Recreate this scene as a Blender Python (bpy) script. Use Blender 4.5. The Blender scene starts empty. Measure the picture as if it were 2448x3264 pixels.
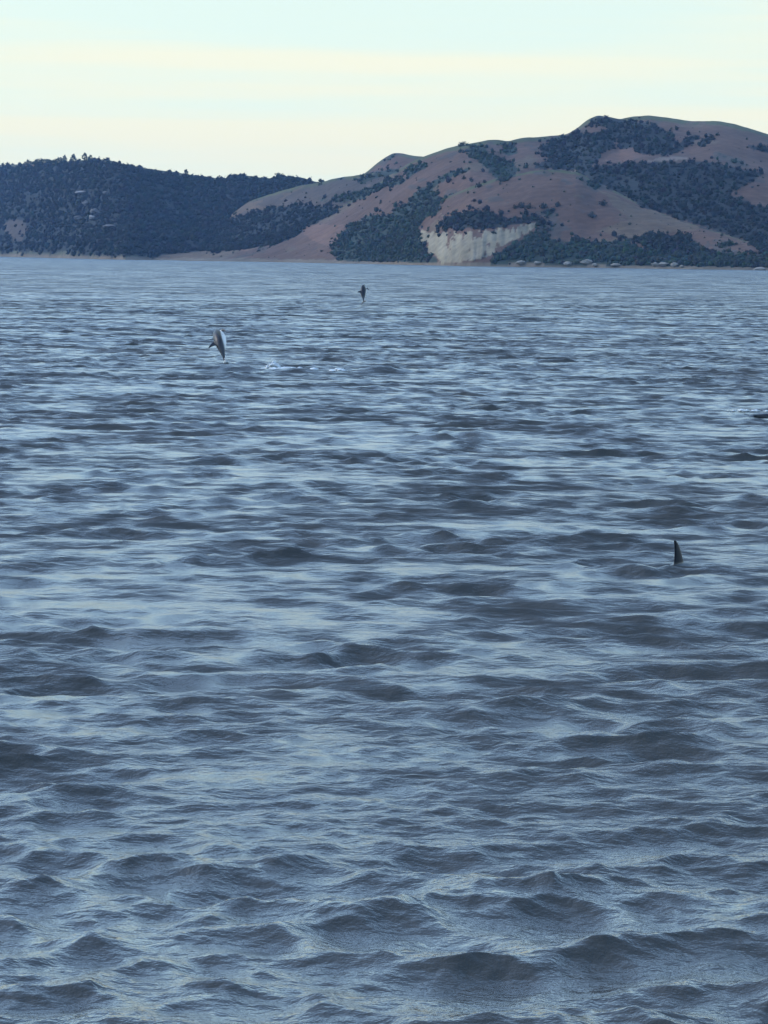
import bpy, bmesh, math, random
import numpy as np
from mathutils import Vector, Matrix, noise as mnoise

random.seed(7)
rng = np.random.default_rng(11)
scene = bpy.context.scene
col = scene.collection

# ------------------------------------------------------------------ camera
CAM_H = 4.3                       # metres above the water
F = 10000.0                       # focal length in photograph pixels (2448 wide)
CX, CY = 1224.0, 1632.0
PITCH = math.atan((CY - 814.0) / F)
ROLL = math.atan(27.8 / 2448.0)
fwd = Vector((0, math.cos(PITCH), -math.sin(PITCH)))
r0 = Vector((1, 0, 0)); u0 = r0.cross(fwd)
rgt = r0 * math.cos(ROLL) + u0 * math.sin(ROLL)
upv = u0 * math.cos(ROLL) - r0 * math.sin(ROLL)
cam = bpy.data.cameras.new('camera')
cam_o = bpy.data.objects.new('camera', cam); col.objects.link(cam_o)
cam.sensor_fit = 'HORIZONTAL'; cam.sensor_width = 36.0
cam.lens = F / 2448.0 * 36.0
cam.clip_start = 0.5; cam.clip_end = 20000
M = Matrix((rgt, upv, -fwd)).transposed().to_4x4(); M.translation = (0, 0, CAM_H)
cam_o.matrix_world = M
scene.camera = cam_o

# ------------------------------------------------------------------ light
SUN_EL = math.radians(33.0)
SUN_AZ = math.radians(-78.0)      # measured from the view direction (+Y), towards +X positive
sun_dir = Vector((math.sin(SUN_AZ) * math.cos(SUN_EL), math.cos(SUN_AZ) * math.cos(SUN_EL), math.sin(SUN_EL)))
sun = bpy.data.lights.new('sun', 'SUN'); sun.energy = 0.5; sun.angle = math.radians(14); sun.color = (1.0, 0.88, 0.74)
sun_o = bpy.data.objects.new('sun', sun); col.objects.link(sun_o)
sun_o.rotation_euler = sun_dir.to_track_quat('Z', 'Y').to_euler()

vs = scene.view_settings
vs.view_transform = 'Standard'; vs.look = 'None'; vs.gamma = 1.0; vs.use_curve_mapping = False
vs.exposure = 1.48
scene.cycles.use_denoising = True
scene.cycles.max_bounces = 6
scene.cycles.volume_bounces = 0
scene.cycles.caustics_reflective = False

world = bpy.data.worlds.new('World'); scene.world = world; world.use_nodes = True
nt = world.node_tree; nt.nodes.clear()
def N(t, tree=None, **kw):
    n = (tree or nt).nodes.new(t)
    for k, v in kw.items(): setattr(n, k, v)
    return n
def mathn(tree, op, a, b=None, clamp=False):
    n = tree.nodes.new('ShaderNodeMath'); n.operation = op; n.use_clamp = clamp
    for i, v in enumerate((a, b)):
        if v is None: continue
        if isinstance(v, (int, float)): n.inputs[i].default_value = v
        else: tree.links.new(v, n.inputs[i])
    return n.outputs[0]
def ramp(tree, fac, stops, interp='LINEAR'):
    n = tree.nodes.new('ShaderNodeValToRGB'); n.color_ramp.interpolation = interp
    e = n.color_ramp.elements
    while len(e) < len(stops): e.new(0.5)
    for el, (p, c) in zip(e, stops):
        el.position = p; el.color = c if len(c) == 4 else (*c, 1)
    tree.links.new(fac, n.inputs[0]); return n.outputs[0]
def mixc(tree, fac, a, b, blend='MIX'):
    n = tree.nodes.new('ShaderNodeMix'); n.data_type = 'RGBA'; n.blend_type = blend
    for i, v in ((0, fac), (6, a), (7, b)):
        if isinstance(v, (int, float)): n.inputs[i].default_value = v
        elif isinstance(v, tuple): n.inputs[i].default_value = (*v, 1) if len(v) == 3 else v
        else: tree.links.new(v, n.inputs[i])
    return n.outputs[2]

sky = N('ShaderNodeTexSky', sky_type='NISHITA', sun_disc=False, sun_elevation=SUN_EL, sun_rotation=SUN_AZ,
        altitude=0, air_density=1.4, dust_density=0.6, ozone_density=4.5)
SKY_STRENGTH = 0.15
tc = N('ShaderNodeTexCoord'); sep = N('ShaderNodeSeparateXYZ'); nt.links.new(tc.outputs['Generated'], sep.inputs[0])
zc = mathn(nt, 'MAXIMUM', sep.outputs['Z'], 0.0)
# thin veils of high cloud lying in long level bands; they thin out upward
def band_noise(sx, sz, seed, detail=4.0):
    mp = N('ShaderNodeMapping'); mp.inputs['Scale'].default_value = (sx, sx, sz)
    mp.inputs['Location'].default_value = (seed, seed * 0.7, seed * 1.3 - 1.15)
    mp.inputs['Rotation'].default_value = (0.0, -0.012, 0.0)
    nt.links.new(tc.outputs['Generated'], mp.inputs[0])
    n = N('ShaderNodeTexNoise'); n.inputs['Scale'].default_value = 1.0; n.inputs['Detail'].default_value = detail
    n.inputs['Roughness'].default_value = 0.5
    nt.links.new(mp.outputs[0], n.inputs['Vector']); return n.outputs['Fac']
b1 = band_noise(2.6, 52.0, 7.21)
b2 = band_noise(7.0, 150.0, 8.4, 3.0)
veil = mathn(nt, 'ADD', mathn(nt, 'MULTIPLY', b1, 0.8), mathn(nt, 'MULTIPLY', b2, 0.2))
veil = ramp(nt, veil, [(0.38, (0, 0, 0)), (0.58, (1, 1, 1))], 'EASE')
cover = ramp(nt, zc, [(0.0, (0.97,) * 3), (0.085, (0.96,) * 3), (0.125, (0.28,) * 3), (0.25, (0.14,) * 3), (1.0, (0.08,) * 3)])
minv = ramp(nt, zc, [(0.0, (0.86,) * 3), (0.085, (0.90,) * 3), (0.12, (0.12,) * 3), (0.2, (0.0,) * 3)])
vfac = mathn(nt, 'ADD', minv, mathn(nt, 'MULTIPLY', veil, mathn(nt, 'SUBTRACT', cover, minv)), True)
ccol = ramp(nt, veil, [(0.0, (0.70, 0.86, 0.84)), (0.3, (0.77, 0.885, 0.82)), (1.0, (0.93, 0.945, 0.79))])
ccol = mixc(nt, 1.0, ccol, (2.50, 2.45, 2.30), 'MULTIPLY')
skyc = mixc(nt, vfac, sky.outputs[0], ccol)
bg = N('ShaderNodeBackground'); bg.inputs['Strength'].default_value = SKY_STRENGTH
nt.links.new(skyc, bg.inputs['Color'])
wo = N('ShaderNodeOutputWorld'); nt.links.new(bg.outputs[0], wo.inputs[0])

# ------------------------------------------------------------------ helpers
def ray(px, py):
    d = fwd + rgt * ((px - CX) / F) + upv * ((CY - py) / F)
    return d.normalized()
def at_dist(px, py, dist):
    """point on the pixel's ray at this ground distance from the camera"""
    d = ray(px, py); s = dist / math.hypot(d.x, d.y)
    return Vector((d.x * s, d.y * s, CAM_H + d.z * s))
def az_tan(px, py):
    d = ray(px, py); return math.atan2(d.x, d.y), d.z / math.hypot(d.x, d.y)
A3 = np.array([list(rgt), list(upv), list(fwd)])
def project(P):
    q = (P - np.array([0, 0, CAM_H])) @ A3.T
    return CX + F * q[:, 0] / q[:, 2], CY - F * q[:, 1] / q[:, 2]
def link_mesh(name, verts, faces, mat, smooth=True, parent=None):
    me = bpy.data.meshes.new(name)
    verts = np.asarray(verts, dtype=np.float32); faces = np.asarray(faces, dtype=np.int32)
    nf, k = faces.shape
    me.vertices.add(len(verts)); me.vertices.foreach_set('co', verts.ravel())
    me.loops.add(nf * k); me.loops.foreach_set('vertex_index', faces.ravel())
    me.polygons.add(nf)
    me.polygons.foreach_set('loop_start', np.arange(0, nf * k, k, dtype=np.int32))
    me.polygons.foreach_set('use_smooth', np.full(nf, smooth))
    me.update(calc_edges=True)
    if mat: me.materials.append(mat)
    o = bpy.data.objects.new(name, me); col.objects.link(o); o.parent = parent
    return o
def set_cols(o, rgb, name='cover'):
    a = o.data.color_attributes.new(name, 'FLOAT_COLOR', 'POINT')
    a.data.foreach_set('color', np.c_[rgb, np.ones(len(rgb))].astype(np.float32).ravel())
def grid_faces(nr, nc):
    i = np.arange(nr - 1)[:, None] * nc + np.arange(nc - 1)[None, :]
    return np.stack([i, i + 1, i + nc + 1, i + nc], -1).reshape(-1, 4)
def tag(o, label=None, cat=None, group=None, kind=None):
    if label: o['label'] = label
    if cat: o['category'] = cat
    if group: o['group'] = group
    if kind: o['kind'] = kind
    return o
def hash2(ix, iy, s):
    h = np.sin(ix * 127.1 + iy * 311.7 + s * 74.7) * 43758.5453
    return h - np.floor(h)
def vnoise(x, y, s=0.0):
    ix, iy = np.floor(x), np.floor(y); fx, fy = x - ix, y - iy
    fx = fx * fx * (3 - 2 * fx); fy = fy * fy * (3 - 2 * fy)
    a = hash2(ix, iy, s); b = hash2(ix + 1, iy, s); c = hash2(ix, iy + 1, s); d = hash2(ix + 1, iy + 1, s)
    return (a * (1 - fx) + b * fx) * (1 - fy) + (c * (1 - fx) + d * fx) * fy
def fbm(x, y, s=0.0, o=4):
    v = 0; a = 0.5; t = 0
    for i in range(o):
        v = v + a * vnoise(x * 2 ** i, y * 2 ** i, s + i); t += a; a *= 0.5
    return v / t * 2 - 1
def in_poly(px, py, poly):
    c = np.zeros(px.shape, bool); n = len(poly)
    for i in range(n):
        x1, y1 = poly[i]; x2, y2 = poly[i - 1]
        if y1 == y2: continue
        k = ((y1 > py) != (y2 > py)) & (px < (x2 - x1) * (py - y1) / (y2 - y1) + x1)
        c ^= k
    return c

# ------------------------------------------------------------------ materials
def new_mat(name):
    m = bpy.data.materials.new(name); m.use_nodes = True
    t = m.node_tree; b = t.nodes['Principled BSDF']; return m, t, b
def noise_node(t, scale, detail=4, vec=None, rough=0.55):
    n = t.nodes.new('ShaderNodeTexNoise'); n.inputs['Scale'].default_value = scale
    n.inputs['Detail'].default_value = detail; n.inputs['Roughness'].default_value = rough
    if vec is not None: t.links.new(vec, n.inputs['Vector'])
    return n.outputs['Fac']
def cover_mat(name, scale, lo, hi, rough=0.95, bump=0.0):
    m, t, b = new_mat(name)
    a = t.nodes.new('ShaderNodeVertexColor'); a.layer_name = 'cover'
    g = t.nodes.new('ShaderNodeNewGeometry')
    f = noise_node(t, scale, 6, g.outputs['Position'], 0.65)
    v = ramp(t, f, [(0.3, (lo,) * 3), (0.7, (hi,) * 3)])
    c = mixc(t, 1.0, a.outputs['Color'], v, 'MULTIPLY')
    t.links.new(c, b.inputs['Base Color']); b.inputs['Roughness'].default_value = rough
    b.inputs['Specular IOR Level'].default_value = 0.15
    if bump:
        bn = t.nodes.new('ShaderNodeBump'); bn.inputs['Strength'].default_value = 0.6; bn.inputs['Distance'].default_value = bump
        t.links.new(f, bn.inputs['Height']); t.links.new(bn.outputs[0], b.inputs['Normal'])
    return m
M_LAND = cover_mat('hillside', 0.22, 0.72, 1.25, bump=0.6)
M_LEAF = cover_mat('foliage', 0.35, 0.75, 1.3)
M_ROCK = cover_mat('pale_rock', 1.2, 0.75, 1.15, bump=0.15)
M_BARK, _t, _b = new_mat('bark'); _b.inputs['Base Color'].default_value = (0.07, 0.05, 0.04, 1); _b.inputs['Roughness'].default_value = 0.9
_f = noise_node(_t, 6.0); _t.links.new(ramp(_t, _f, [(0.3, (0.05, 0.037, 0.03)), (0.7, (0.10, 0.075, 0.06))]), _b.inputs['Base Color'])

# ---- water
M_WATER, t, b = new_mat('sea_water')
b.inputs['IOR'].default_value = 1.333; b.inputs['Roughness'].default_value = 0.115
g = t.nodes.new('ShaderNodeNewGeometry'); pos = g.outputs['Position']
big = noise_node(t, 0.05, 3, pos)
t.links.new(ramp(t, big, [(0.3, (0.036, 0.038, 0.036)), (0.7, (0.050, 0.048, 0.042))]), b.inputs['Base Color'])
mp = t.nodes.new('ShaderNodeMapping'); mp.inputs['Scale'].default_value = (0.8, 1.0, 1.0); t.links.new(pos, mp.inputs[0])
n1 = noise_node(t, 6.0, 4, mp.outputs[0], 0.6)
n2 = noise_node(t, 1.3, 3, mp.outputs[0], 0.55)
mp2 = t.nodes.new('ShaderNodeMapping'); mp2.inputs['Scale'].default_value = (0.010, 0.028, 1.0); t.links.new(pos, mp2.inputs[0])
gust = noise_node(t, 1.0, 4, mp2.outputs[0], 0.6)
gstr = ramp(t, gust, [(0.32, (0.5,) * 3), (0.66, (1.0,) * 3)])
bmp = t.nodes.new('ShaderNodeBump'); bmp.inputs['Distance'].default_value = 0.10
t.links.new(mathn(t, 'MULTIPLY', gstr, 0.60), bmp.inputs['Strength']); t.links.new(n1, bmp.inputs['Height'])
bmp2 = t.nodes.new('ShaderNodeBump'); bmp2.inputs['Distance'].default_value = 0.22; bmp2.inputs['Strength'].default_value = 0.35
t.links.new(n2, bmp2.inputs['Height']); t.links.new(bmp.outputs[0], bmp2.inputs['Normal'])
# wavelets too small for the mesh at their distance tilt the surface instead
ca = t.nodes.new('ShaderNodeAttribute'); ca.attribute_name = 'chop'
nn = t.nodes.new('ShaderNodeTexNoise'); nn.inputs['Scale'].default_value = 1.6; nn.inputs['Detail'].default_value = 3; t.links.new(mp.outputs[0], nn.inputs['Vector'])
vm = t.nodes.new('ShaderNodeVectorMath'); vm.operation = 'SUBTRACT'; t.links.new(nn.outputs['Color'], vm.inputs[0]); vm.inputs[1].default_value = (0.5, 0.62, 0.5)
t.links.new(mathn(t, 'ADD', mathn(t, 'MULTIPLY', ca.outputs['Fac'], 0.75), 0.085), b.inputs['Roughness'])
vf = t.nodes.new('ShaderNodeVectorMath'); vf.operation = 'MULTIPLY'; t.links.new(vm.outputs[0], vf.inputs[0]); vf.inputs[1].default_value = (6.0, 11.0, 0.0)
nl = t.nodes.new('ShaderNodeTexNoise'); nl.inputs['Scale'].default_value = 0.28; nl.inputs['Detail'].default_value = 2; t.links.new(mp.outputs[0], nl.inputs['Vector'])
vl = t.nodes.new('ShaderNodeVectorMath'); vl.operation = 'SUBTRACT'; t.links.new(nl.outputs['Color'], vl.inputs[0]); vl.inputs[1].default_value = (0.5, 0.5, 0.5)
vl2 = t.nodes.new('ShaderNodeVectorMath'); vl2.operation = 'MULTIPLY'; t.links.new(vl.outputs[0], vl2.inputs[0]); vl2.inputs[1].default_value = (3.0, 8.0, 0.0)
vsum = t.nodes.new('ShaderNodeVectorMath'); vsum.operation = 'ADD'; t.links.new(vf.outputs[0], vsum.inputs[0]); t.links.new(vl2.outputs[0], vsum.inputs[1])
vs2 = t.nodes.new('ShaderNodeVectorMath'); vs2.operation = 'SCALE'; t.links.new(vsum.outputs[0], vs2.inputs[0])
t.links.new(mathn(t, 'MULTIPLY', ca.outputs['Fac'], gstr), vs2.inputs['Scale'])
va = t.nodes.new('ShaderNodeVectorMath'); va.operation = 'ADD'; t.links.new(vs2.outputs[0], va.inputs[0]); t.links.new(bmp2.outputs[0], va.inputs[1])
vn = t.nodes.new('ShaderNodeVectorMath'); vn.operation = 'NORMALIZE'; t.links.new(va.outputs[0], vn.inputs[0])
t.links.new(vn.outputs[0], b.inputs['Normal'])

# ---- dolphin skin and foam
M_SKIN, t, b = new_mat('dolphin_skin')
a = t.nodes.new('ShaderNodeVertexColor'); a.layer_name = 'cover'
f = noise_node(t, 14.0, 4)
t.links.new(mixc(t, 1.0, a.outputs['Color'], ramp(t, f, [(0.3, (0.85,) * 3), (0.7, (1.1,) * 3)]), 'MULTIPLY'), b.inputs['Base Color'])
b.inputs['Roughness'].default_value = 0.42; b.inputs['Specular IOR Level'].default_value = 0.35
M_EYE, t, b = new_mat('eye_black'); b.inputs['Base Color'].default_value = (0.006, 0.006, 0.007, 1); b.inputs['Roughness'].default_value = 0.1
M_FOAM, t, b = new_mat('white_water'); b.inputs['Base Color'].default_value = (0.72, 0.76, 0.78, 1); b.inputs['Roughness'].default_value = 0.4
f = noise_node(t, 9.0); t.links.new(ramp(t, f, [(0.3, (0.40, 0.45, 0.48)), (0.7, (0.62, 0.65, 0.66))]), b.inputs['Base Color'])

# ------------------------------------------------------------------ hills
def pl(pts):
    xs, ys = zip(*pts); xs = np.array(xs, float); ys = np.array(ys, float)
    return lambda x: np.interp(x, xs, ys)
shore_r = pl([(-900, 3000), (-300, 2600), (0, 2390), (400, 1800), (800, 1720), (1500, 1390), (2448, 1300), (3300, 1220)])
class Hill:
    def __init__(s, name, sky, off, depth, seed, relief, convex=0.9):
        s.name = name; s.seed = seed; s.relief = relief; s.convex = convex
        x = np.arange(sky[0][0], sky[-1][0] + 1, 4.0)
        y = pl(sky)(x)
        y = np.convolve(np.pad(y, 2, 'edge'), np.ones(5) / 5, 'valid')
        y = y + 2.2 * fbm(x / 45.0, x * 0 + seed, seed, 4)
        tt = np.array([az_tan(a, c) for a, c in zip(x, y)])
        s.th = tt[:, 0]; s.te = tt[:, 1]
        rs = shore_r(x) + off(x) if callable(off) else shore_r(x) + off
        s.rs = rs; s.rc = rs + (depth(x) if callable(depth) else depth)
    def z(s, th, r):
        te = np.interp(th, s.th, s.te); rs = np.interp(th, s.th, s.rs); rc = np.interp(th, s.th, s.rc)
        zc = CAM_H + te * rc
        tt = (r - rs) / (rc - rs); tc = np.clip(tt, 0, 1)
        X = r * np.sin(th); Y = r * np.cos(th)
        p = tc ** s.convex
        p = 0.75 * p + 0.25 * (tc * tc * (3 - 2 * tc))
        z = zc * p
        w = 4 * tc * (1 - tc)
        n = fbm(X / 130.0, Y / 130.0, s.seed, 3)
        gul = 1 - np.abs(fbm(X / 70.0 + 0.3 * n, Y / 260.0, s.seed + 5, 3))
        z = z + w * s.relief * (n * 0.9 + (gul - 0.7) * 1.1) + w * 0.9 * fbm(X / 14.0, Y / 14.0, s.seed + 9, 3)
        z = np.where(tt < 0, tt * 40.0, z)
        z = np.where(tt > 1, zc * np.clip(1 - 0.9 * (tt - 1) ** 1.3, -0.1, 1), z)
        return np.minimum(z, CAM_H + te * r + np.where(tt > 1, 0, 0.3))
def const(v): return lambda x: v + 0 * x
HILLS = [
    Hill('wooded_far_hill', [(-700, 600), (-300, 548), (0, 526), (60, 523), (110, 519), (160, 517), (200, 516), (250, 511), (300, 508), (345, 510), (390, 521), (460, 536), (520, 543), (600, 556), (700, 568), (722, 568), (738, 556), (800, 560), (850, 569), (900, 560), (950, 563), (1000, 577), (1023, 583), (1100, 600), (1300, 660), (1450, 760)], lambda x: np.interp(x, [300, 600], [0, 150]), 420, 2.0, 5.0, 0.8),
    Hill('round_knoll', [(1000, 640), (1100, 590), (1150, 562), (1170, 546), (1200, 521), (1230, 500), (1255, 487), (1280, 489), (1320, 498), (1345, 500), (1400, 506), (1500, 540), (1600, 620)], 420, 330, 4.0, 3.0),
    Hill('bracken_slope', [(560, 828), (620, 812), (660, 780), (690, 715), (750, 672), (800, 640), (850, 622), (900, 608), (960, 592), (1030, 581), (1060, 570), (1100, 563), (1150, 556), (1200, 552), (1260, 545), (1350, 560), (1500, 620), (1650, 740)], 70, 300, 6.0, 4.0, 0.85),
    Hill('heather_hill', [(380, 834), (430, 824), (520, 814), (650, 801), (750, 777), (850, 757), (930, 727), (1000, 692), (1060, 671), (1110, 645), (1160, 618), (1220, 575), (1280, 535), (1330, 506), (1380, 487), (1430, 470), (1470, 461), (1520, 454), (1560, 447), (1590, 447), (1620, 451), (1660, 441), (1720, 437), (1770, 433), (1808, 428), (1840, 408), (1870, 384), (1890, 374), (1905, 369), (1935, 373), (1975, 379), (2010, 371), (2060, 368), (2130, 374), (2200, 386), (2290, 387), (2340, 394), (2400, 412), (2448, 428), (2600, 465), (2900, 530), (3200, 600)], 0, lambda x: np.interp(x, [400, 1000, 1800, 2500], [90, 220, 430, 430]), 9.0, 5.0, 0.95),
    Hill('brown_spur', [(1130, 850), (1180, 812), (1250, 755), (1320, 690), (1400, 640), (1500, 595), (1600, 563), (1700, 545), (1780, 540), (1840, 549), (1900, 578), (1950, 602), (2000, 630), (2050, 656), (2120, 684), (2180, 706), (2230, 722), (2290, 741), (2390, 772), (2440, 800), (2520, 835), (2600, 870)], -8, lambda x: np.interp(x, [1150, 1500, 1900, 2500], [30, 130, 150, 40]), 12.0, 2.0, 0.7),
]
WATERLINE = pl([(-700, 800), (0, 818), (400, 829), (800, 834), (1500, 848), (2448, 861), (3300, 872)])
DARK = [  # closed scrub and woodland on the slopes
    ('wood', [(800, 672), (880, 662), (960, 655), (1070, 662), (1085, 675), (1040, 694), (1000, 712), (950, 752), (880, 780), (830, 785), (790, 792), (700, 800), (670, 812), (690, 730), (740, 702)]),
    ('scrub', [(1390, 570), (1345, 598), (1300, 640), (1240, 688), (1170, 690), (1110, 715), (1075, 760), (1062, 800), (1075, 836), (1400, 840), (1385, 818), (1350, 806), (1345, 775), (1318, 768), (1345, 702), (1402, 672), (1412, 642), (1385, 610), (1400, 585)]),
    ('scrub', [(1140, 572), (1200, 550), (1275, 533), (1272, 550), (1200, 570), (1150, 590)]),
    ('scrub', [(1060, 632), (1130, 612), (1200, 590), (1290, 565), (1285, 582), (1210, 606), (1150, 632), (1080, 650)]),
    ('scrub', [(1290, 545), (1350, 520), (1360, 535), (1300, 565)]),
    ('scrub', [(1493, 473), (1530, 468), (1565, 490), (1605, 505), (1642, 518), (1650, 540), (1640, 562), (1602, 580), (1580, 568), (1560, 540), (1530, 515), (1500, 500)]),
    ('scrub', [(1440, 548), (1470, 535), (1500, 528), (1495, 545), (1450, 560), (1400, 585), (1390, 572)]),
    ('scrub', [(1610, 462), (1640, 455), (1650, 490), (1620, 500), (1600, 485)]),
    ('wood', [(1738, 460), (1780, 448), (1820, 432), (1850, 425), (1920, 420), (1960, 435), (1955, 470), (1920, 480), (1900, 515), (1870, 540), (1830, 543), (1780, 540), (1705, 533), (1712, 520), (1745, 510), (1745, 495), (1725, 485)]),
    ('wood', [(1880, 378), (1910, 368), (1950, 376), (2000, 382), (2050, 390), (2100, 405), (2148, 438), (2160, 455), (2140, 482), (2080, 497), (2040, 490), (2020, 476), (1985, 470), (1955, 440), (1925, 425), (1940, 405), (1880, 398)]),
    ('wood', [(2150, 472), (2195, 434), (2225, 428), (2222, 442), (2175, 484), (2110, 500), (2120, 485)]),
    ('wood', [(2228, 458), (2255, 434), (2276, 432), (2272, 445), (2240, 468)]),
    ('wood', [(1842, 547), (1880, 532), (1920, 527), (2040, 517), (2150, 516), (2250, 513), (2320, 530), (2425, 548), (2415, 570), (2370, 590), (2330, 622), (2400, 650), (2470, 660), (3100, 700), (3100, 862), (2470, 856), (2435, 800), (2390, 770), (2310, 745), (2240, 726), (2180, 706), (2100, 678), (2040, 653), (1990, 626), (1930, 594), (1880, 576)]),
    ('wood', [(2385, 462), (2420, 465), (2460, 475), (2460, 490), (2400, 478)]),
    ('scrub', [(1560, 838), (1585, 805), (1650, 772), (1718, 733), (1740, 745), (1765, 768), (1800, 772), (1850, 764), (1900, 772), (1990, 768), (2010, 785), (2050, 800), (2110, 790), (2200, 800), (2280, 815), (2460, 830), (2460, 856), (1560, 846)]),
    ('wood', [(1858, 766), (1900, 768), (1940, 790), (1900, 788)]),
    ('wood', [(1960, 752), (2050, 762), (2075, 748), (2115, 744), (2118, 758), (2145, 758), (2160, 744), (2195, 760), (2198, 772), (2170, 775), (2230, 795), (2260, 812), (2150, 815), (2080, 795), (2030, 775)]),
    ('wood', [(1412, 688), (1450, 682), (1480, 688), (1490, 676), (1555, 674), (1600, 686), (1640, 704), (1690, 692), (1712, 684), (1738, 705), (1742, 736), (1722, 728), (1712, 708), (1660, 716), (1630, 716), (1600, 722), (1540, 730), (1500, 728), (1460, 735), (1420, 722), (1395, 715)]),
]
LIGHT = [
    ('sand', [(1328, 722), (1352, 738), (1362, 730), (1372, 740), (1410, 728), (1420, 742), (1445, 732), (1460, 748), (1480, 735), (1560, 728), (1600, 722), (1660, 712), (1700, 708), (1714, 712), (1690, 735), (1660, 758), (1590, 785), (1562, 812), (1540, 826), (1490, 834), (1410, 838), (1385, 812), (1345, 800), (1350, 775), (1318, 768), (1340, 750)]),
    ('sand', [(1485, 700), (1500, 690), (1545, 682), (1545, 696), (1510, 706)]),
    ('sand', [(1405, 684), (1470, 690), (1470, 700), (1420, 694)]),
    ('track', [(1990, 524), (2060, 512), (2100, 503), (2190, 499), (2190, 508), (2120, 512), (2060, 522)]),
    ('track', [(1815, 546), (1860, 539), (1862, 545), (1820, 551)]),
    ('straw', [(430, 832), (520, 812), (660, 800), (800, 776), (930, 730), (1000, 692), (1080, 662), (1130, 645), (1135, 655), (1040, 705), (960, 735), (880, 765), (780, 800), (640, 828)]),
    ('rust', [(960, 740), (1000, 715), (1070, 715), (1095, 720), (1075, 760), (1060, 790), (1000, 770)]),
    ('rust', [(1960, 480), (2000, 462), (2040, 478), (2080, 500), (2040, 505), (1980, 515), (1930, 520), (1920, 500)]),
    ('straw', [(1900, 600), (2050, 665), (2190, 712), (2190, 735), (2060, 748), (1960, 750), (1900, 740), (2000, 700)]),
    ('greybrown', [(10, 710), (40, 698), (80, 702), (92, 745), (60, 770), (20, 745)]),
    ('rust', [(770, 735), (805, 730), (815, 765), (790, 800), (760, 800)]),
    ('rust', [(70, 526), (115, 524), (112, 533), (70, 534)]),
]
COLS = {'brown': (0.087, 0.052, 0.037), 'greybrown': (0.064, 0.050, 0.041), 'wood': (0.016, 0.020, 0.020), 'scrub': (0.025, 0.036, 0.028),
        'sand': (0.185, 0.165, 0.118), 'track': (0.16, 0.125, 0.10), 'straw': (0.098, 0.070, 0.047), 'rust': (0.120, 0.070, 0.050),
        'olive': (0.066, 0.070, 0.032), 'beach': (0.125, 0.103, 0.075), 'shrubby': (0.070, 0.072, 0.048)}
def classify(hname, P, skyfade):
    """land cover of points on the hills: index arrays of cover names"""
    px, py = project(P)
    wx = px + 9 * fbm(px / 16.0, py / 22.0, 13, 3) + 7 * fbm(P[:, 0] / 9.0, P[:, 1] / 9.0, 3, 3) + 5 * fbm(P[:, 2] / 3.0, P[:, 0] / 4.0, 5, 2)
    wy = py + 6 * fbm(P[:, 0] / 8.0, P[:, 1] / 8.0, 7, 3)
    base = {'wooded_far_hill': 'wood', 'bracken_slope': 'greybrown'}.get(hname, 'brown')
    cov = np.full(len(P), base, dtype='<U10')
    cov[skyfade] = 'shrubby' if base == 'wood' else 'olive'
    if base != 'wood':
        pn = fbm(P[:, 0] / 24.0, P[:, 1] / 40.0, 17, 4) + 0.5 * fbm(px / 60.0, py / 25.0, 19, 3)
        cov[pn > 0.42] = 'greybrown'; cov[pn < -0.42] = 'straw'
        cov[pn > (0.40 if base == 'greybrown' else 0.66)] = 'scrub'
    for k, poly in LIGHT:
        inside = in_poly(wx, wy, poly)
        if k == 'sand':
            top = np.interp(px, [1328, 1480, 1600, 1714], [724, 738, 724, 706])
            inside &= (fbm(px / 13.0, py / 30.0, 23, 3) > -0.34) & (py > top + 44 * np.clip(fbm(px / 12.0, py / 200.0, 29, 3), 0, 1)) | ((px < 1550) & (py < 704))
        cov[inside] = k
    for k, poly in DARK: cov[in_poly(wx, wy, poly)] = k
    wl = WATERLINE(px)
    if hname == 'wooded_far_hill':
        cov[wy > wl - 14 + 20 * fbm(px / 50.0, py / 60.0, 2, 4)] = 'shrubby'
    cov[wy > wl - 9] = 'beach'
    return cov, px, py
hill_objs = []
for H in HILLS:
    th = H.th; nc = len(th)
    tt = np.concatenate([np.linspace(-0.06, 1.0, 92), np.linspace(1.02, 1.7, 10)])
    R = H.rs[None, :] + tt[:, None] * (H.rc - H.rs)[None, :]
    T = np.repeat(th[None, :], len(tt), 0)
    Z = H.z(T.ravel(), R.ravel())
    P = np.c_[R.ravel() * np.sin(T.ravel()), R.ravel() * np.cos(T.ravel()), Z]
    tflat = np.repeat(tt, nc)
    skyf = tflat > 0.945 + 0.03 * fbm(P[:, 0] / 20, P[:, 1] / 20, 1, 2)
    cov, px, py = classify(H.name, P, skyf)
    rgb = np.array([COLS[c] for c in cov])
    v = 1 + 0.34 * fbm(P[:, 0] / 35.0, P[:, 1] / 35.0, 20, 4) + 0.10 * fbm(P[:, 0] / 5.0, P[:, 1] / 5.0, 21, 2)
    warm = 0.10 * fbm(P[:, 0] / 60.0, P[:, 1] / 60.0, 30, 3)
    rgb = rgb * v[:, None] * np.c_[1 + warm, np.ones(len(P)), 1 - warm]
    # the sand face is gullied: rib it in depth
    sand = cov == 'sand'
    rib = fbm(px / 11.0, py / 90.0, 40, 3)
    ex = P.copy()
    led = fbm(px / 40.0, py / 7.0, 43, 3)
    ex[sand, 1] += (2.6 * rib + 1.2 * led)[sand]; ex[sand, 0] += (0.5 * rib)[sand]
    rgb[sand] *= (1 + 0.16 * fbm(px / 18.0, py / 40.0, 41, 4))[sand, None]
    o = link_mesh(H.name, ex, grid_faces(len(tt), nc), M_LAND)
    set_cols(o, np.clip(rgb, 0.005, 0.8)); tag(o, kind='structure')
    hill_objs.append((H, P, cov, px, py, tflat))

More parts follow.
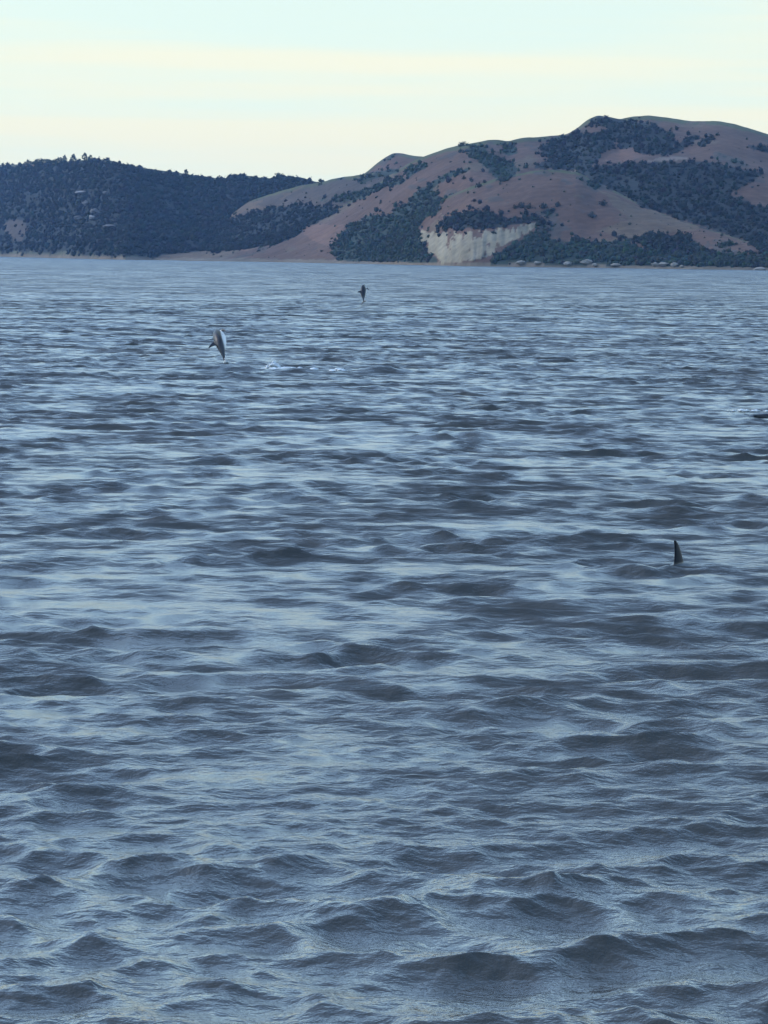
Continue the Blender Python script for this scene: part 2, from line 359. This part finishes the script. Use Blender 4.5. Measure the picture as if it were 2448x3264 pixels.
def hill_hit(px, py):
    """first hillside point on the pixel's ray"""
    th, te = az_tan(px, py); best = None
    for H in HILLS:
        if th < H.th[0] or th > H.th[-1]: continue
        rs = np.interp(th, H.th, H.rs); rc = np.interp(th, H.th, H.rc)
        r = np.linspace(rs, rc, 500); z = H.z(np.full(500, th), r)
        k = np.nonzero((z - CAM_H) / r >= te)[0]
        if len(k) and (best is None or r[k[0]] < best[0]): best = (r[k[0]], z[k[0]])
    if best is None:
        H = HILLS[0] if px < 1030 else HILLS[3]
        rc = np.interp(th, H.th, H.rc); best = (rc, float(H.z(np.array([th]), np.array([rc]))[0]))
    r, z = best
    return Vector((r * math.sin(th), r * math.cos(th), z)), r

# ------------------------------------------------------------------ vegetation
def ico():
    bm = bmesh.new(); bmesh.ops.create_icosphere(bm, subdivisions=1, radius=1.0)
    v = np.array([p.co for p in bm.verts]); f = np.array([[q.index for q in p.verts] for p in bm.faces]); bm.free(); return v, f
ICO_V, ICO_F = ico()
def bush_proto(n_leaf, tall, seed, leaf=0.33):
    g = np.random.default_rng(seed)
    v = ICO_V * (0.74 + 0.3 * g.random((len(ICO_V), 1))) * 0.74; f = ICO_F.copy()
    v[:, 2] = v[:, 2] * tall + 0.55 * tall
    d = g.normal(size=(n_leaf, 3)); d /= np.linalg.norm(d, axis=1)[:, None]; d[:, 2] = np.abs(d[:, 2]) * 1.3 - 0.35
    c = d * (0.62 + 0.45 * g.random((n_leaf, 1))); c[:, 2] = c[:, 2] * tall + 0.5 * tall
    tri = g.normal(size=(n_leaf, 3, 3)) * leaf * 0.75
    lv = (c[:, None, :] + tri).reshape(-1, 3)
    lf = np.arange(n_leaf * 3).reshape(-1, 3) + len(v)
    return np.r_[v, lv], np.r_[f, lf]
PROTOS = [bush_proto(10, 0.9 + 0.12 * i, 50 + i) for i in range(5)]
def canopy(name, pts, rad, rgb, label, cat):
    V = []; Fc = []; Cc = []; off = 0
    g = np.random.default_rng(5)
    which = g.integers(0, len(PROTOS), len(pts))
    for k, (pv, pf) in enumerate(PROTOS):
        s = np.nonzero(which == k)[0]; m = len(s)
        if not m: continue
        a = g.random(m) * 6.283; ca, sa = np.cos(a), np.sin(a)
        x = pv[None, :, 0] * ca[:, None] - pv[None, :, 1] * sa[:, None]
        y = pv[None, :, 0] * sa[:, None] + pv[None, :, 1] * ca[:, None]
        w = np.stack([x, y, np.repeat(pv[None, :, 2], m, 0)], -1) * rad[s][:, None, None]
        w[:, :, 2] *= (0.62 + 0.45 * g.random(m))[:, None]
        w += pts[s][:, None, :]
        V.append(w.reshape(-1, 3)); n = len(pv)
        Fc.append((pf[None] + (np.arange(m) * n)[:, None, None]).reshape(-1, 3) + off); off += m * n
        Cc.append(np.repeat(rgb[s], n, 0))
    o = link_mesh(name, np.concatenate(V), np.concatenate(Fc), M_LEAF, smooth=False)
    set_cols(o, np.concatenate(Cc)); tag(o, label, cat, kind='stuff'); return o
SAND_FACE = [(1345, 748), (1400, 752), (1470, 756), (1540, 742), (1600, 732), (1660, 722), (1712, 710), (1690, 738), (1650, 764), (1590, 790), (1560, 815), (1540, 828), (1410, 836), (1372, 805)]
def scatter(hnames, covers, n, rmin, rmax):
    P_, R_, C_ = [], [], []
    for H, P, cov, px, py, tf in hill_objs:
        if H.name not in hnames: continue
        ok = np.isin(cov, covers) & (px > -120) & (px < 2570) & (tf < (0.962 if H.name == 'wooded_far_hill' else 0.955)) & (P[:, 2] > 1.0)
        # only the faces seen from the shore opposite: skip ground hidden behind nearer hills
        idx = np.nonzero(ok)[0]
        if not len(idx): continue
        m = int(n * len(idx) / 9200)
        s = rng.choice(idx, m); q = P[s].copy()
        q[:, :2] += rng.normal(size=(m, 2)) * np.where(rng.random((m, 1)) < 0.22, 5.5, 1.3)
        q[:, 2] = H.z(np.arctan2(q[:, 0], q[:, 1]), np.hypot(q[:, 0], q[:, 1])) - 0.25
        qx, qy = project(q); keep = (q[:, 2] > 0.8) & ~in_poly(qx, qy - 3 - 16 * rng.random(m) ** 2, SAND_FACE); q = q[keep]; s = s[keep]; m = len(q)
        r = rmin + (rmax - rmin) * rng.random(m) ** 2
        base = np.array([COLS[c] for c in cov[s]])
        tint = 0.80 + 0.40 * rng.random((m, 1)) + 0.30 * fbm(q[:, 0] / 30, q[:, 1] / 30, 60, 3)[:, None]
        rgb = base * tint * (1 + 0.15 * rng.normal(size=(m, 3)))
        P_.append(q); R_.append(r); C_.append(np.clip(rgb, 0.008, 0.3))
    return np.concatenate(P_), np.concatenate(R_), np.concatenate(C_)
canopy('woodland', *scatter(['wooded_far_hill'], ['wood'], 3000, 1.2, 3.0), 'dark bluish woodland covering the far hill above the shore', 'woodland')
_a = scatter(['heather_hill', 'brown_spur', 'bracken_slope', 'round_knoll'], ['brown', 'greybrown', 'olive', 'straw'], 90, 0.3, 1.1)
_a = (_a[0], _a[1], np.clip(_a[2] * 0.0 + np.array([[0.05, 0.056, 0.045]]) * (0.6 + 0.8 * rng.random((len(_a[0]), 1))), 0.01, 0.2))
_b = scatter(['bracken_slope', 'heather_hill', 'brown_spur', 'round_knoll'], ['wood', 'scrub'], 3000, 0.85, 2.1)
canopy('gorse_scrub', *[np.concatenate(q) for q in zip(_a, _b)], 'dark green gorse and scrub filling the gullies of the brown hill', 'scrub')

def crown_mesh(name, kind, seed):
    g = np.random.default_rng(seed); n = 170
    if kind == 'pine':
        t = g.random(n) ** 0.8; a = g.random(n) * 6.283
        r = (1 - t) * 0.36 * (0.4 + 0.75 * g.random(n)) + 0.03
        c = np.c_[r * np.cos(a), r * np.sin(a), 0.14 + 0.84 * t]; s = 0.075
    else:
        d = g.normal(size=(n, 3)); d /= np.linalg.norm(d, axis=1)[:, None]
        lob = np.array([(0.13, 0.0, 0.62), (-0.16, 0.08, 0.55), (0.02, -0.12, 0.76), (0.24, 0.1, 0.42), (-0.24, -0.05, 0.36)])[g.integers(0, 5, n)]
        c = lob + d * 0.19 * (0.6 + 0.5 * g.random((n, 1))); s = 0.085
    v = (c[:, None, :] + g.normal(size=(n, 3, 3)) * s * 0.8).reshape(-1, 3)
    return v, np.arange(3 * n).reshape(-1, 3)
def trunk_mesh():
    V = []; k = 7
    for z, r in ((-0.08, 0.035), (0.1, 0.026), (0.4, 0.018), (0.75, 0.008)):
        for i in range(k): V.append((r * math.cos(i * 6.283 / k), r * math.sin(i * 6.283 / k), z))
    Fq = [[a * k + i, a * k + (i + 1) % k, (a + 1) * k + (i + 1) % k, (a + 1) * k + i] for a in range(3) for i in range(k)]
    # two limbs
    for sx, z in ((1, 0.28), (-1, 0.36)):
        b0 = len(V)
        for (x, zz, r) in ((0, z, 0.012), (0.16 * sx, z + 0.2, 0.005)):
            for i in range(4): V.append((x + r * math.cos(i * 1.571), r * math.sin(i * 1.571), zz))
        Fq += [[b0 + i, b0 + (i + 1) % 4, b0 + 4 + (i + 1) % 4, b0 + 4 + i] for i in range(4)]
    return V, Fq
TREES = [  # pixel x, top y, base y, form, tint, label
    (91, 511, 524, 'round', 1.0, 'single small tree apart from the trees on the wooded skyline'),
    (122, 503, 522, 'round', 0.9, 'broad dark tree at the step of the wooded skyline'),
    (144, 503, 521, 'round', 1.0, 'rounded tree between the broad tree and the low bushy one'),
    (160, 508, 520, 'round', 1.2, 'low bushy tree in the dip of the wooded skyline'),
    (187, 501, 518, 'round', 1.0, 'medium skyline tree beside the short pine'),
    (206, 495, 518, 'pine', 1.0, 'short pointed pine on the wooded skyline'),
    (234, 491, 516, 'pine', 0.9, 'middle pointed pine on the wooded skyline'),
    (271, 488, 514, 'pine', 1.0, 'tallest pointed pine on the wooded skyline'),
    (288, 494, 512, 'pine', 1.8, 'thin pale tree next to the tallest skyline pine'),
    (593, 541, 559, 'pine', 1.0, 'lone small conifer on the descending wooded ridge'),
    (892, 550, 565, 'round', 1.0, 'small tree on the low ridge beside the pale saddle'),
    (1021, 571, 588, 'pine', 1.0, 'tiny tree at the notch where wooded hill meets bracken'),
    (1472, 452, 464, 'round', 1.3, 'small bush-like tree on the skyline of the brown hill'),
]
tv, tf_ = trunk_mesh()
for i, (x, yt, yb, form, tint, lab) in enumerate(TREES):
    p, r = hill_hit(x, yb + 2); h = (yb + 8 - yt) / F * r * 1.1; p.z -= 0.30 * h
    e = bpy.data.objects.new('skyline_tree', None); col.objects.link(e); e.location = p; e.scale = (h, h, h)
    e.rotation_euler.z = i * 1.7
    tag(e, lab, 'tree', 'trees on the skyline')
    link_mesh('trunk', tv, tf_, M_BARK, parent=e)
    cv, cf = crown_mesh('crown', form, 100 + i); 
    if form == 'round': cv[:, :2] *= 1.6
    cv = cv * np.array([1.25, 1.25, 1.0]); c = link_mesh('crown', cv, cf, M_LEAF, False, e)
    set_cols(c, np.repeat(np.array([[0.030, 0.042, 0.030]]) * tint * (0.7 + 0.6 * rng.random((len(cv) // 3, 1))), 3, 0))
for i, (x, y, w) in enumerate([(1478, 567, 16), (1502, 572, 16), (1527, 592, 22), (1545, 578, 14), (1642, 659, 18), (1663, 658, 26), (1686, 660, 24), (1732, 659, 24), (1779, 651, 16), (1923, 650, 26), (1887, 688, 26)]):
    p, r = hill_hit(x, y + 5); rad = w / F * r * 0.55
    g = bush_proto(70, 1.0, 300 + i, 0.22)
    o = link_mesh('gorse_bush', np.array(g[0]) * rad, g[1], M_LEAF, False); o.location = p - Vector((0, 0, 0.15 * rad))
    set_cols(o, np.array([[0.034, 0.036, 0.034]]) * (0.7 + 0.6 * rng.random((len(g[0]), 1))))
    tag(o, ('bush nearest the long gully among four on the upper slope', 'second bush from the long gully on the upper slope', 'widest and lowest of the four bushes on the upper slope', 'smallest of the four bushes on the upper slope',
            'narrow end bush of the tight row above the sandy cliff', 'wide middle bush of the tight row above the sandy cliff', 'round bush of the tight row farthest from the sandy gully',
            'dark bush standing alone next to the tight row of three', 'small bush by itself out on the open brown spur', 'dark bush on the spur close under the wooded valley edge', 'bush on the open spur downhill from the one by the valley edge')[i], 'bush', 'bushes on the brown slope')

# ------------------------------------------------------------------ rocks
def rock(seed, sx, sy, sz, sub=3):
    bm = bmesh.new(); bmesh.ops.create_icosphere(bm, subdivisions=sub, radius=1.0)
    for v in bm.verts:
        n = mnoise.fractal(v.co * 1.1 + Vector((seed, seed * 2, 0)), 1.0, 2.0, 4)
        v.co *= 1 + 0.42 * n
        v.co = Vector((v.co.x * sx, v.co.y * sy, v.co.z * sz))
    V = np.array([v.co for v in bm.verts]); Fq = np.array([[q.index for q in f.verts] for f in bm.faces]); bm.free(); return V, Fq
for i, (x, y, w, h) in enumerate([(1660, 842, 28, 11), (1712, 842, 24, 9), (1808, 845, 26, 11), (1868, 840, 34, 13), (1896, 849, 18, 9), (1962, 847, 30, 8), (2088, 847, 26, 11), (2116, 846, 38, 10), (2149, 849, 22, 13), (2172, 852, 14, 7), (2420, 860, 40, 9)]):
    p, r = hill_hit(x, y)
    V, Fq = rock(i * 3.7 + 1, w / F * r * 0.5, w / F * r * 0.35, h / F * r * 0.55)
    o = link_mesh('shore_boulder', V, Fq, M_ROCK, False); o.location = p + Vector((0, -0.6, 0.35 * h / F * r))
    set_cols(o, np.full((len(V), 3), 1.0) * np.array([0.23, 0.215, 0.19]))
    nth = ('first', 'second', 'third', 'fourth', 'fifth', 'sixth', 'seventh', 'eighth', 'ninth', 'tenth', 'eleventh')[i]
    tag(o, '%s pale boulder along the waterline counting from the sandy cliff' % nth, 'boulder', 'pale boulders along the shore')
for i, (x, y, w, h, lab) in enumerate([(258, 626, 36, 9, 'long flat pale outcrop, highest on the wooded hillside'), (274, 661, 19, 14, 'blocky pale outcrop below the long flat one in the wood'),
        (303, 686, 30, 14, 'slanting grey outcrop halfway down the wooded hillside'), (296, 706, 20, 10, 'small pale outcrop under the slanting one in the wood'),
        (252, 708, 24, 12, 'dull grey outcrop beside the small pale outcrop in the wood'), (338, 627, 16, 9, 'faint grey outcrop right of the long flat one in the wood'),
        (352, 735, 40, 9, 'low pale ledge lowest on the wooded hillside')]):
    p, r = hill_hit(x, y)
    V, Fq = rock(i * 5.1 + 40, w / F * r * 0.5, w / F * r * 0.4, h / F * r * 0.6)
    o = link_mesh('rock_outcrop', V, Fq, M_ROCK, False); o.location = p + Vector((0, -4.5, 2.6))
    k = 0.55 if 'grey' in lab or 'low' in lab else 0.95
    set_cols(o, np.full((len(V), 3), k) * np.array([0.26, 0.25, 0.25]))
    tag(o, lab, 'rock', 'outcrops in the wood')

# ------------------------------------------------------------------ sea
def sea_point(px, py):
    d = ray(px, py); s = CAM_H / -d.z
    return Vector((d.x * s, d.y * s, 0))
dense = np.linspace(-0.157, 0.157, 344)
coarse_r = np.concatenate([np.geomspace(0.172, 0.5, 16), np.linspace(0.6, math.pi, 24)])
thw = np.concatenate([-coarse_r[::-1], dense, coarse_r])
rr = list(np.geomspace(1.2, 15, 22)); r = 15.0
while r < 3150:
    dr = r * r / (CAM_H * F * 768 / 2448) * 1.35
    dr = min(max(dr, 0.02), max(0.15, 0.15 * (r / 135.0) ** 1.9))
    r += dr; rr.append(r)
rr = np.array(rr)
T, R = np.meshgrid(thw, rr)
dR = np.gradient(rr)[:, None]; dT = np.gradient(thw)[None, :] * R
spacing = np.maximum(np.broadcast_to(dR, R.shape), dT * 1.0)
X = R * np.sin(T); Y = R * np.cos(T)
Zs = np.zeros_like(X); DX = np.zeros_like(X); DY = np.zeros_like(X)
gust = 0.80 + 0.50 * fbm(X / 14.0 + 3, Y / 22.0, 77, 3) + 0.20 * fbm(X / 3.5, Y / 5.0, 78, 2)
gust = np.clip(gust, 0.7, 1.5)
env = np.clip(0.66 + 1.05 * fbm(X / 1.7 + 9, Y / 2.4, 88, 3), 0.36, 1.6)
wr = np.random.default_rng(23)
NW = 84
MISS = np.zeros_like(X)
lam = np.exp(np.linspace(math.log(0.14), math.log(2.3), NW) + wr.normal(size=NW) * 0.03)
for i in range(NW):
    L = lam[i]; k = 2 * math.pi / L
    spread = 0.48 if L > 0.8 else 0.85
    ang = math.radians(-90 + 8) + wr.normal() * spread          # wind waves running towards the shore we stand on
    kx, ky = k * math.cos(ang), k * math.sin(ang)
    slope = 0.030 * (1.45 if L < 0.35 else 1.6 if L < 0.9 else 1.4 if L < 1.4 else 1.05)
    amp = slope / k
    att = np.clip((L / spacing - 1.9) / 1.3, 0, 1)
    MISS += 0.5 * slope ** 2 * (1 - att ** 2)
    rows = np.nonzero(att.max(axis=1) > 0)[0]
    if not len(rows): continue
    lo, hi = rows[0], rows[-1] + 1
    ph = kx * X[lo:hi] + ky * Y[lo:hi] + wr.random() * 6.283
    g = amp * att[lo:hi] * (gust[lo:hi] if L < 0.45 else env[lo:hi])
    Zs[lo:hi] += g * np.cos(ph); s = np.sin(ph) * g
    q = 1.0 if L < 0.45 else 1.25
    DX[lo:hi] -= q * s * kx / k; DY[lo:hi] -= q * s * ky / k
# steep wavelets and wakes raised by the animals: (pixel x, y, half length m, half width m, height m)
def swell(px, py, lx, ly, hgt, skew=0.0):
    c = sea_point(px, py)
    u = (X - c.x); v = (Y - c.y) - skew * u
    Zs[...] += hgt * np.exp(-(u / lx) ** 2 - (v / ly) ** 2)
swell(690, 1182, 1.7, 0.55, 0.20); swell(960, 1188, 1.3, 0.5, 0.17); swell(1240, 1188, 1.3, 0.5, 0.17)
swell(2040, 1826, 0.36, 0.17, 0.10); swell(2240, 1824, 0.48, 0.18, 0.11); swell(2160, 1812, 0.25, 0.2, 0.03)
swell(2400, 1326, 0.8, 0.5, 0.08)
Pw = np.stack([X + DX, Y + DY, Zs], -1).reshape(-1, 3)
sea = link_mesh('sea', Pw, grid_faces(len(rr), len(thw))[:, ::-1], M_WATER)
tag(sea, kind='structure')
ca = sea.data.attributes.new('chop', 'FLOAT', 'POINT'); ca.data.foreach_set('value', (0.2 * (np.sqrt(MISS) / 0.2) ** 0.6).astype(np.float32).ravel())
def sea_z(x, y):
    th = math.atan2(x, y); r = math.hypot(x, y)
    i = np.searchsorted(rr, r); j = np.searchsorted(thw, th); return float(Zs[min(i, len(rr) - 1), min(j, len(thw) - 1)])

# ------------------------------------------------------------------ dolphins
def dolphin_rest():
    """a dolphin of unit length lying along +X (snout at 1, fluke notch at 0), back up"""
    bm = bmesh.new()
    prof = [  # x, half width, half height, centre z
        (1.000, 0.006, 0.006, -0.012), (0.990, 0.013, 0.013, -0.012), (0.965, 0.018, 0.018, -0.011), (0.940, 0.022, 0.024, -0.008), (0.930, 0.030, 0.036, 0.000), (0.910, 0.044, 0.050, 0.006),
        (0.875, 0.060, 0.066, 0.008), (0.82, 0.075, 0.083, 0.006), (0.75, 0.090, 0.101, 0.003), (0.66, 0.099, 0.114, 0.0), (0.57, 0.100, 0.116, 0.0),
        (0.48, 0.091, 0.108, 0.002), (0.39, 0.074, 0.092, 0.005), (0.30, 0.048, 0.064, 0.009), (0.21, 0.028, 0.041, 0.012), (0.13, 0.017, 0.028, 0.012), (0.06, 0.013, 0.022, 0.011), (0.015, 0.010, 0.012, 0.010)]
    n = 24; rings = []
    for x, hw, hh, cz in prof:
        rings.append([bm.verts.new((x, hw * math.cos(a), cz + hh * math.sin(a))) for a in [2 * math.pi * i / n for i in range(n)]])
    for a, c in zip(rings, rings[1:]):
        for i in range(n): bm.faces.new((a[i], a[(i + 1) % n], c[(i + 1) % n], c[i]))
    bm.faces.new(rings[0][::-1]); bm.faces.new(rings[-1])
    def fin(sections, thick_axis):
        # sections: (leading point, trailing point, half thickness); foil loft
        prev = None; m = 10
        for lead, trail, th in sections:
            lead, trail = Vector(lead), Vector(trail); ring = []
            for i in range(m):
                a = 2 * math.pi * i / m; s = 0.5 - 0.5 * math.cos(a)
                pnt = lead.lerp(trail, s); o = th * math.sin(a) * (1.25 - 0.6 * s)
                ring.append(bm.verts.new(pnt + Vector(thick_axis) * o))
            if prev:
                for i in range(m): bm.faces.new((prev[i], prev[(i + 1) % m], ring[(i + 1) % m], ring[i]))
            else: bm.faces.new(ring[::-1])
            prev = ring
        bm.faces.new(prev)
    fin([((0.60, 0, 0.08), (0.41, 0, 0.06), 0.020), ((0.555, 0, 0.135), (0.435, 0, 0.115), 0.015), ((0.515, 0, 0.175), (0.428, 0, 0.155), 0.012), ((0.475, 0, 0.210), (0.415, 0, 0.192), 0.009), ((0.435, 0, 0.236), (0.398, 0, 0.226), 0.007), ((0.405, 0, 0.250), (0.385, 0, 0.246), 0.006)], (0, 1, 0))
    for sy in (1, -1):
        fin([((0.795, 0.060 * sy, -0.050), (0.715, 0.060 * sy, -0.058), 0.014), ((0.765, 0.115 * sy, -0.085), (0.690, 0.110 * sy, -0.088), 0.011), ((0.700, 0.142 * sy, -0.112), (0.635, 0.132 * sy, -0.112), 0.010), ((0.618, 0.158 * sy, -0.132), (0.592, 0.150 * sy, -0.130), 0.007)], (0, -0.5 * sy, 0.85))
        fin([((0.085, 0.0, 0.011), (0.000, 0.0, 0.011), 0.012), ((0.062, 0.050 * sy, 0.011), (-0.012, 0.045 * sy, 0.011), 0.009), ((0.025, 0.100 * sy, 0.011), (-0.028, 0.098 * sy, 0.011), 0.007), ((-0.035, 0.148 * sy, 0.011), (-0.048, 0.146 * sy, 0.011), 0.006)], (0, 0, 1))
    bmesh.ops.recalc_face_normals(bm, faces=bm.faces[:])
    me = bpy.data.meshes.new('tmp'); bm.to_mesh(me); bm.free()
    o = bpy.data.objects.new('tmp', me); col.objects.link(o)
    m1 = o.modifiers.new('r', 'REMESH'); m1.mode = 'VOXEL'; m1.voxel_size = 0.0056
    m2 = o.modifiers.new('s', 'SMOOTH'); m2.factor = 0.5; m2.iterations = 3
    dg = bpy.context.evaluated_depsgraph_get(); dg.update()
    out = bpy.data.meshes.new_from_object(o.evaluated_get(dg))
    V = np.array([v.co for v in out.vertices]); Fq = [list(p.vertices) for p in out.polygons]
    Fq = np.array([f if len(f) == 4 else f + [f[-1]] for f in Fq]); 
    bpy.data.objects.remove(o); bpy.data.meshes.remove(out)
    return V, Fq
DV, DF = dolphin_rest()
def dolphin_colours(V, patch=True):
    x, y, z = V[:, 0], V[:, 1], V[:, 2]
    dark = np.array([0.009, 0.012, 0.018]); tan = np.array([0.050, 0.045, 0.026]); grey = np.array([0.030, 0.034, 0.040]); white = np.array([0.66, 0.66, 0.62])
    # a dark cape dipping under the dorsal fin, a tan side patch ahead of it, grey behind, a white belly
    cape = 0.030 - 0.050 * np.exp(-((x - 0.50) / 0.13) ** 2) + 0.02 * np.abs(x - 0.5)
    belly = -0.042 - 0.018 * np.abs(x - 0.5) - 0.10 * np.clip(0.24 - x, 0, 1)
    def sm(a, w): return 1 / (1 + np.exp(-np.clip(a / w, -30, 30)))
    k_c = sm(z - cape, 0.006)[:, None]; k_b = sm(belly - z, 0.006)[:, None]
    k_f = sm(x - 0.50, 0.02)[:, None]
    side = tan * k_f + grey * (1 - k_f)
    c = side * (1 - k_c) + dark * k_c; c = c * (1 - k_b) + white * k_b
    fins = (np.abs(y) > 0.108) | (x < 0.10) | ((np.abs(y) > 0.080) & (z < -0.062) & (x < 0.80) & (x > 0.60))
    c[fins] = dark
    return c
def pose(V, bend, roll=0.0):
    """curl the spine by bend radians; roll 0 curls head and tail towards the belly, pi/2 towards the left side"""
    c, sn = math.cos(roll), math.sin(roll); u = V[:, 0] - 0.5
    a_ = V[:, 2] * c - V[:, 1] * sn; b_ = V[:, 2] * sn + V[:, 1] * c     # a_: away from the centre of the curl
    Rr = 1.0 / bend; a = u * bend
    nx = (Rr + a_) * np.sin(a); na = (Rr + a_) * np.cos(a) - Rr
    return np.c_[nx, -na * sn + b_ * c, na * c + b_ * sn]
def add_dolphin(label, length, loc, fw, back, bend, roll=0.0, stout=1.0, group=None):
    V = pose(DV * np.array([1, stout, stout]), bend, roll)
    o = link_mesh('dolphin', V * length, DF, M_SKIN)
    set_cols(o, dolphin_colours(DV))
    fw = Vector(fw).normalized(); bk = Vector(back); bk = (bk - fw * bk.dot(fw)).normalized(); lf = bk.cross(fw)
    m = Matrix((fw, lf, bk)).transposed().to_4x4(); m.translation = loc; o.matrix_world = m
    tag(o, label, 'dolphin', group)
    for sy in (1, -1):
        ep = pose(np.array([[0.885, 0.058 * sy, -0.002]]), bend, roll)[0] * length
        bm = bmesh.new(); bmesh.ops.create_uvsphere(bm, u_segments=10, v_segments=6, radius=0.008 * length)
        for v in bm.verts: v.co.y *= 0.6
        me = bpy.data.meshes.new('eye'); bm.to_mesh(me); bm.free(); me.materials.append(M_EYE)
        e = bpy.data.objects.new('eye', me); col.objects.link(e); e.parent = o; e.location = ep
    return o
# the leaping dolphin: whole body clear of the water, head up, back to the left
p = at_dist(703, 1090, 125.0)
add_dolphin('tan-sided dolphin with white belly leaping clear of the water, back fin to one side', 1.95, p, (-0.26, 0.82, 0.74), (-1.0, -0.10, -0.2), 0.9, math.radians(90), 1.1)
p = at_dist(1158, 934, 43000 / (972 - 813.0))
add_dolphin('dark upright dolphin leaping far out towards the hills', 1.95, p, (-0.02, 0.60, 0.78), (-0.75, -0.70, 0.1), 0.25, 0.0, 1.3)
p = sea_point(2163, 1806); 
add_dolphin('dolphin swimming low with only its dark upright back fin showing', 2.6, p + Vector((-0.03, 0.10, -0.252)), (0.45, 1.0, -0.02), (0.12, 0, 1), 0.25)
p = sea_point(2452, 1332)
add_dolphin('dolphin rolling at the surface with just its low dark back showing', 2.0, p + Vector((0.42, 0.05, -0.07)), (1.0, 0.15, -0.16), (0, -0.1, 1), 0.2)

# ------------------------------------------------------------------ splashes
def splash(name, label, spots, size=1.0):
    g = np.random.default_rng(len(spots) * 31); V = []; Fq = []; off = 0
    for px, py, wpx, hpx, n in spots:
        c = sea_point(px, py); sc = c.length / F
        for _ in range(n):
            a = g.normal() * 0.42; up = abs(g.normal()) * 0.5
            s = (0.014 + 0.045 * g.random() ** 2) * (1.0 + 1.2 * math.exp(-up * 3)) * size
            pos = np.array([c.x + a * wpx * sc, c.y + g.normal() * 0.15, sea_z(c.x, c.y) + 0.01 + up * (1 - min(abs(a), 0.9)) * hpx * sc])
            Vn = ICO_V * (0.7 + 0.6 * g.random((len(ICO_V), 1))) * s * np.array([1.6, 1.3, 0.8]) + pos
            V.append(Vn); Fq.append(ICO_F + off); off += len(Vn)
    o = link_mesh(name, np.concatenate(V), np.concatenate(Fq), M_FOAM, True)
    tag(o, label, 'splash', kind='stuff')
splash('splash', 'small white splash on the water beside the leaping dolphin', [(872, 1177, 30, 26, 240), (920, 1180, 60, 6, 150), (1080, 1184, 34, 8, 60)])
splash('water_drip', 'thin trail of drops under the tail of the leaping dolphin', [(720, 1160, 6, 30, 90)], 0.35)
splash('foam', 'thin streak of foam by the rolling dolphin', [(2385, 1314, 60, 5, 30)], 0.7)

# ------------------------------------------------------------------ haze
bm = bmesh.new(); bmesh.ops.create_cube(bm, size=1.0)
for v in bm.verts: v.co = Vector((v.co.x * 6800, v.co.y * 6800, -3.0 if v.co.z < 0 else 112.0))
me = bpy.data.meshes.new('haze'); bm.to_mesh(me); bm.free()
hz = bpy.data.objects.new('haze', me); col.objects.link(hz); hz['kind'] = 'stuff'
hz['label'] = 'thin bluish haze in the air over the water'; hz['category'] = 'haze'
m = bpy.data.materials.new('haze_air'); m.use_nodes = True; t = m.node_tree; t.nodes.clear()
pv = t.nodes.new('ShaderNodeVolumePrincipled'); pv.inputs['Color'].default_value = (0.32, 0.57, 1.0, 1); pv.inputs['Density'].default_value = 0.000055
pv.inputs['Anisotropy'].default_value = 0.2
ou = t.nodes.new('ShaderNodeOutputMaterial'); t.links.new(pv.outputs[0], ou.inputs['Volume'])
me.materials.append(m)
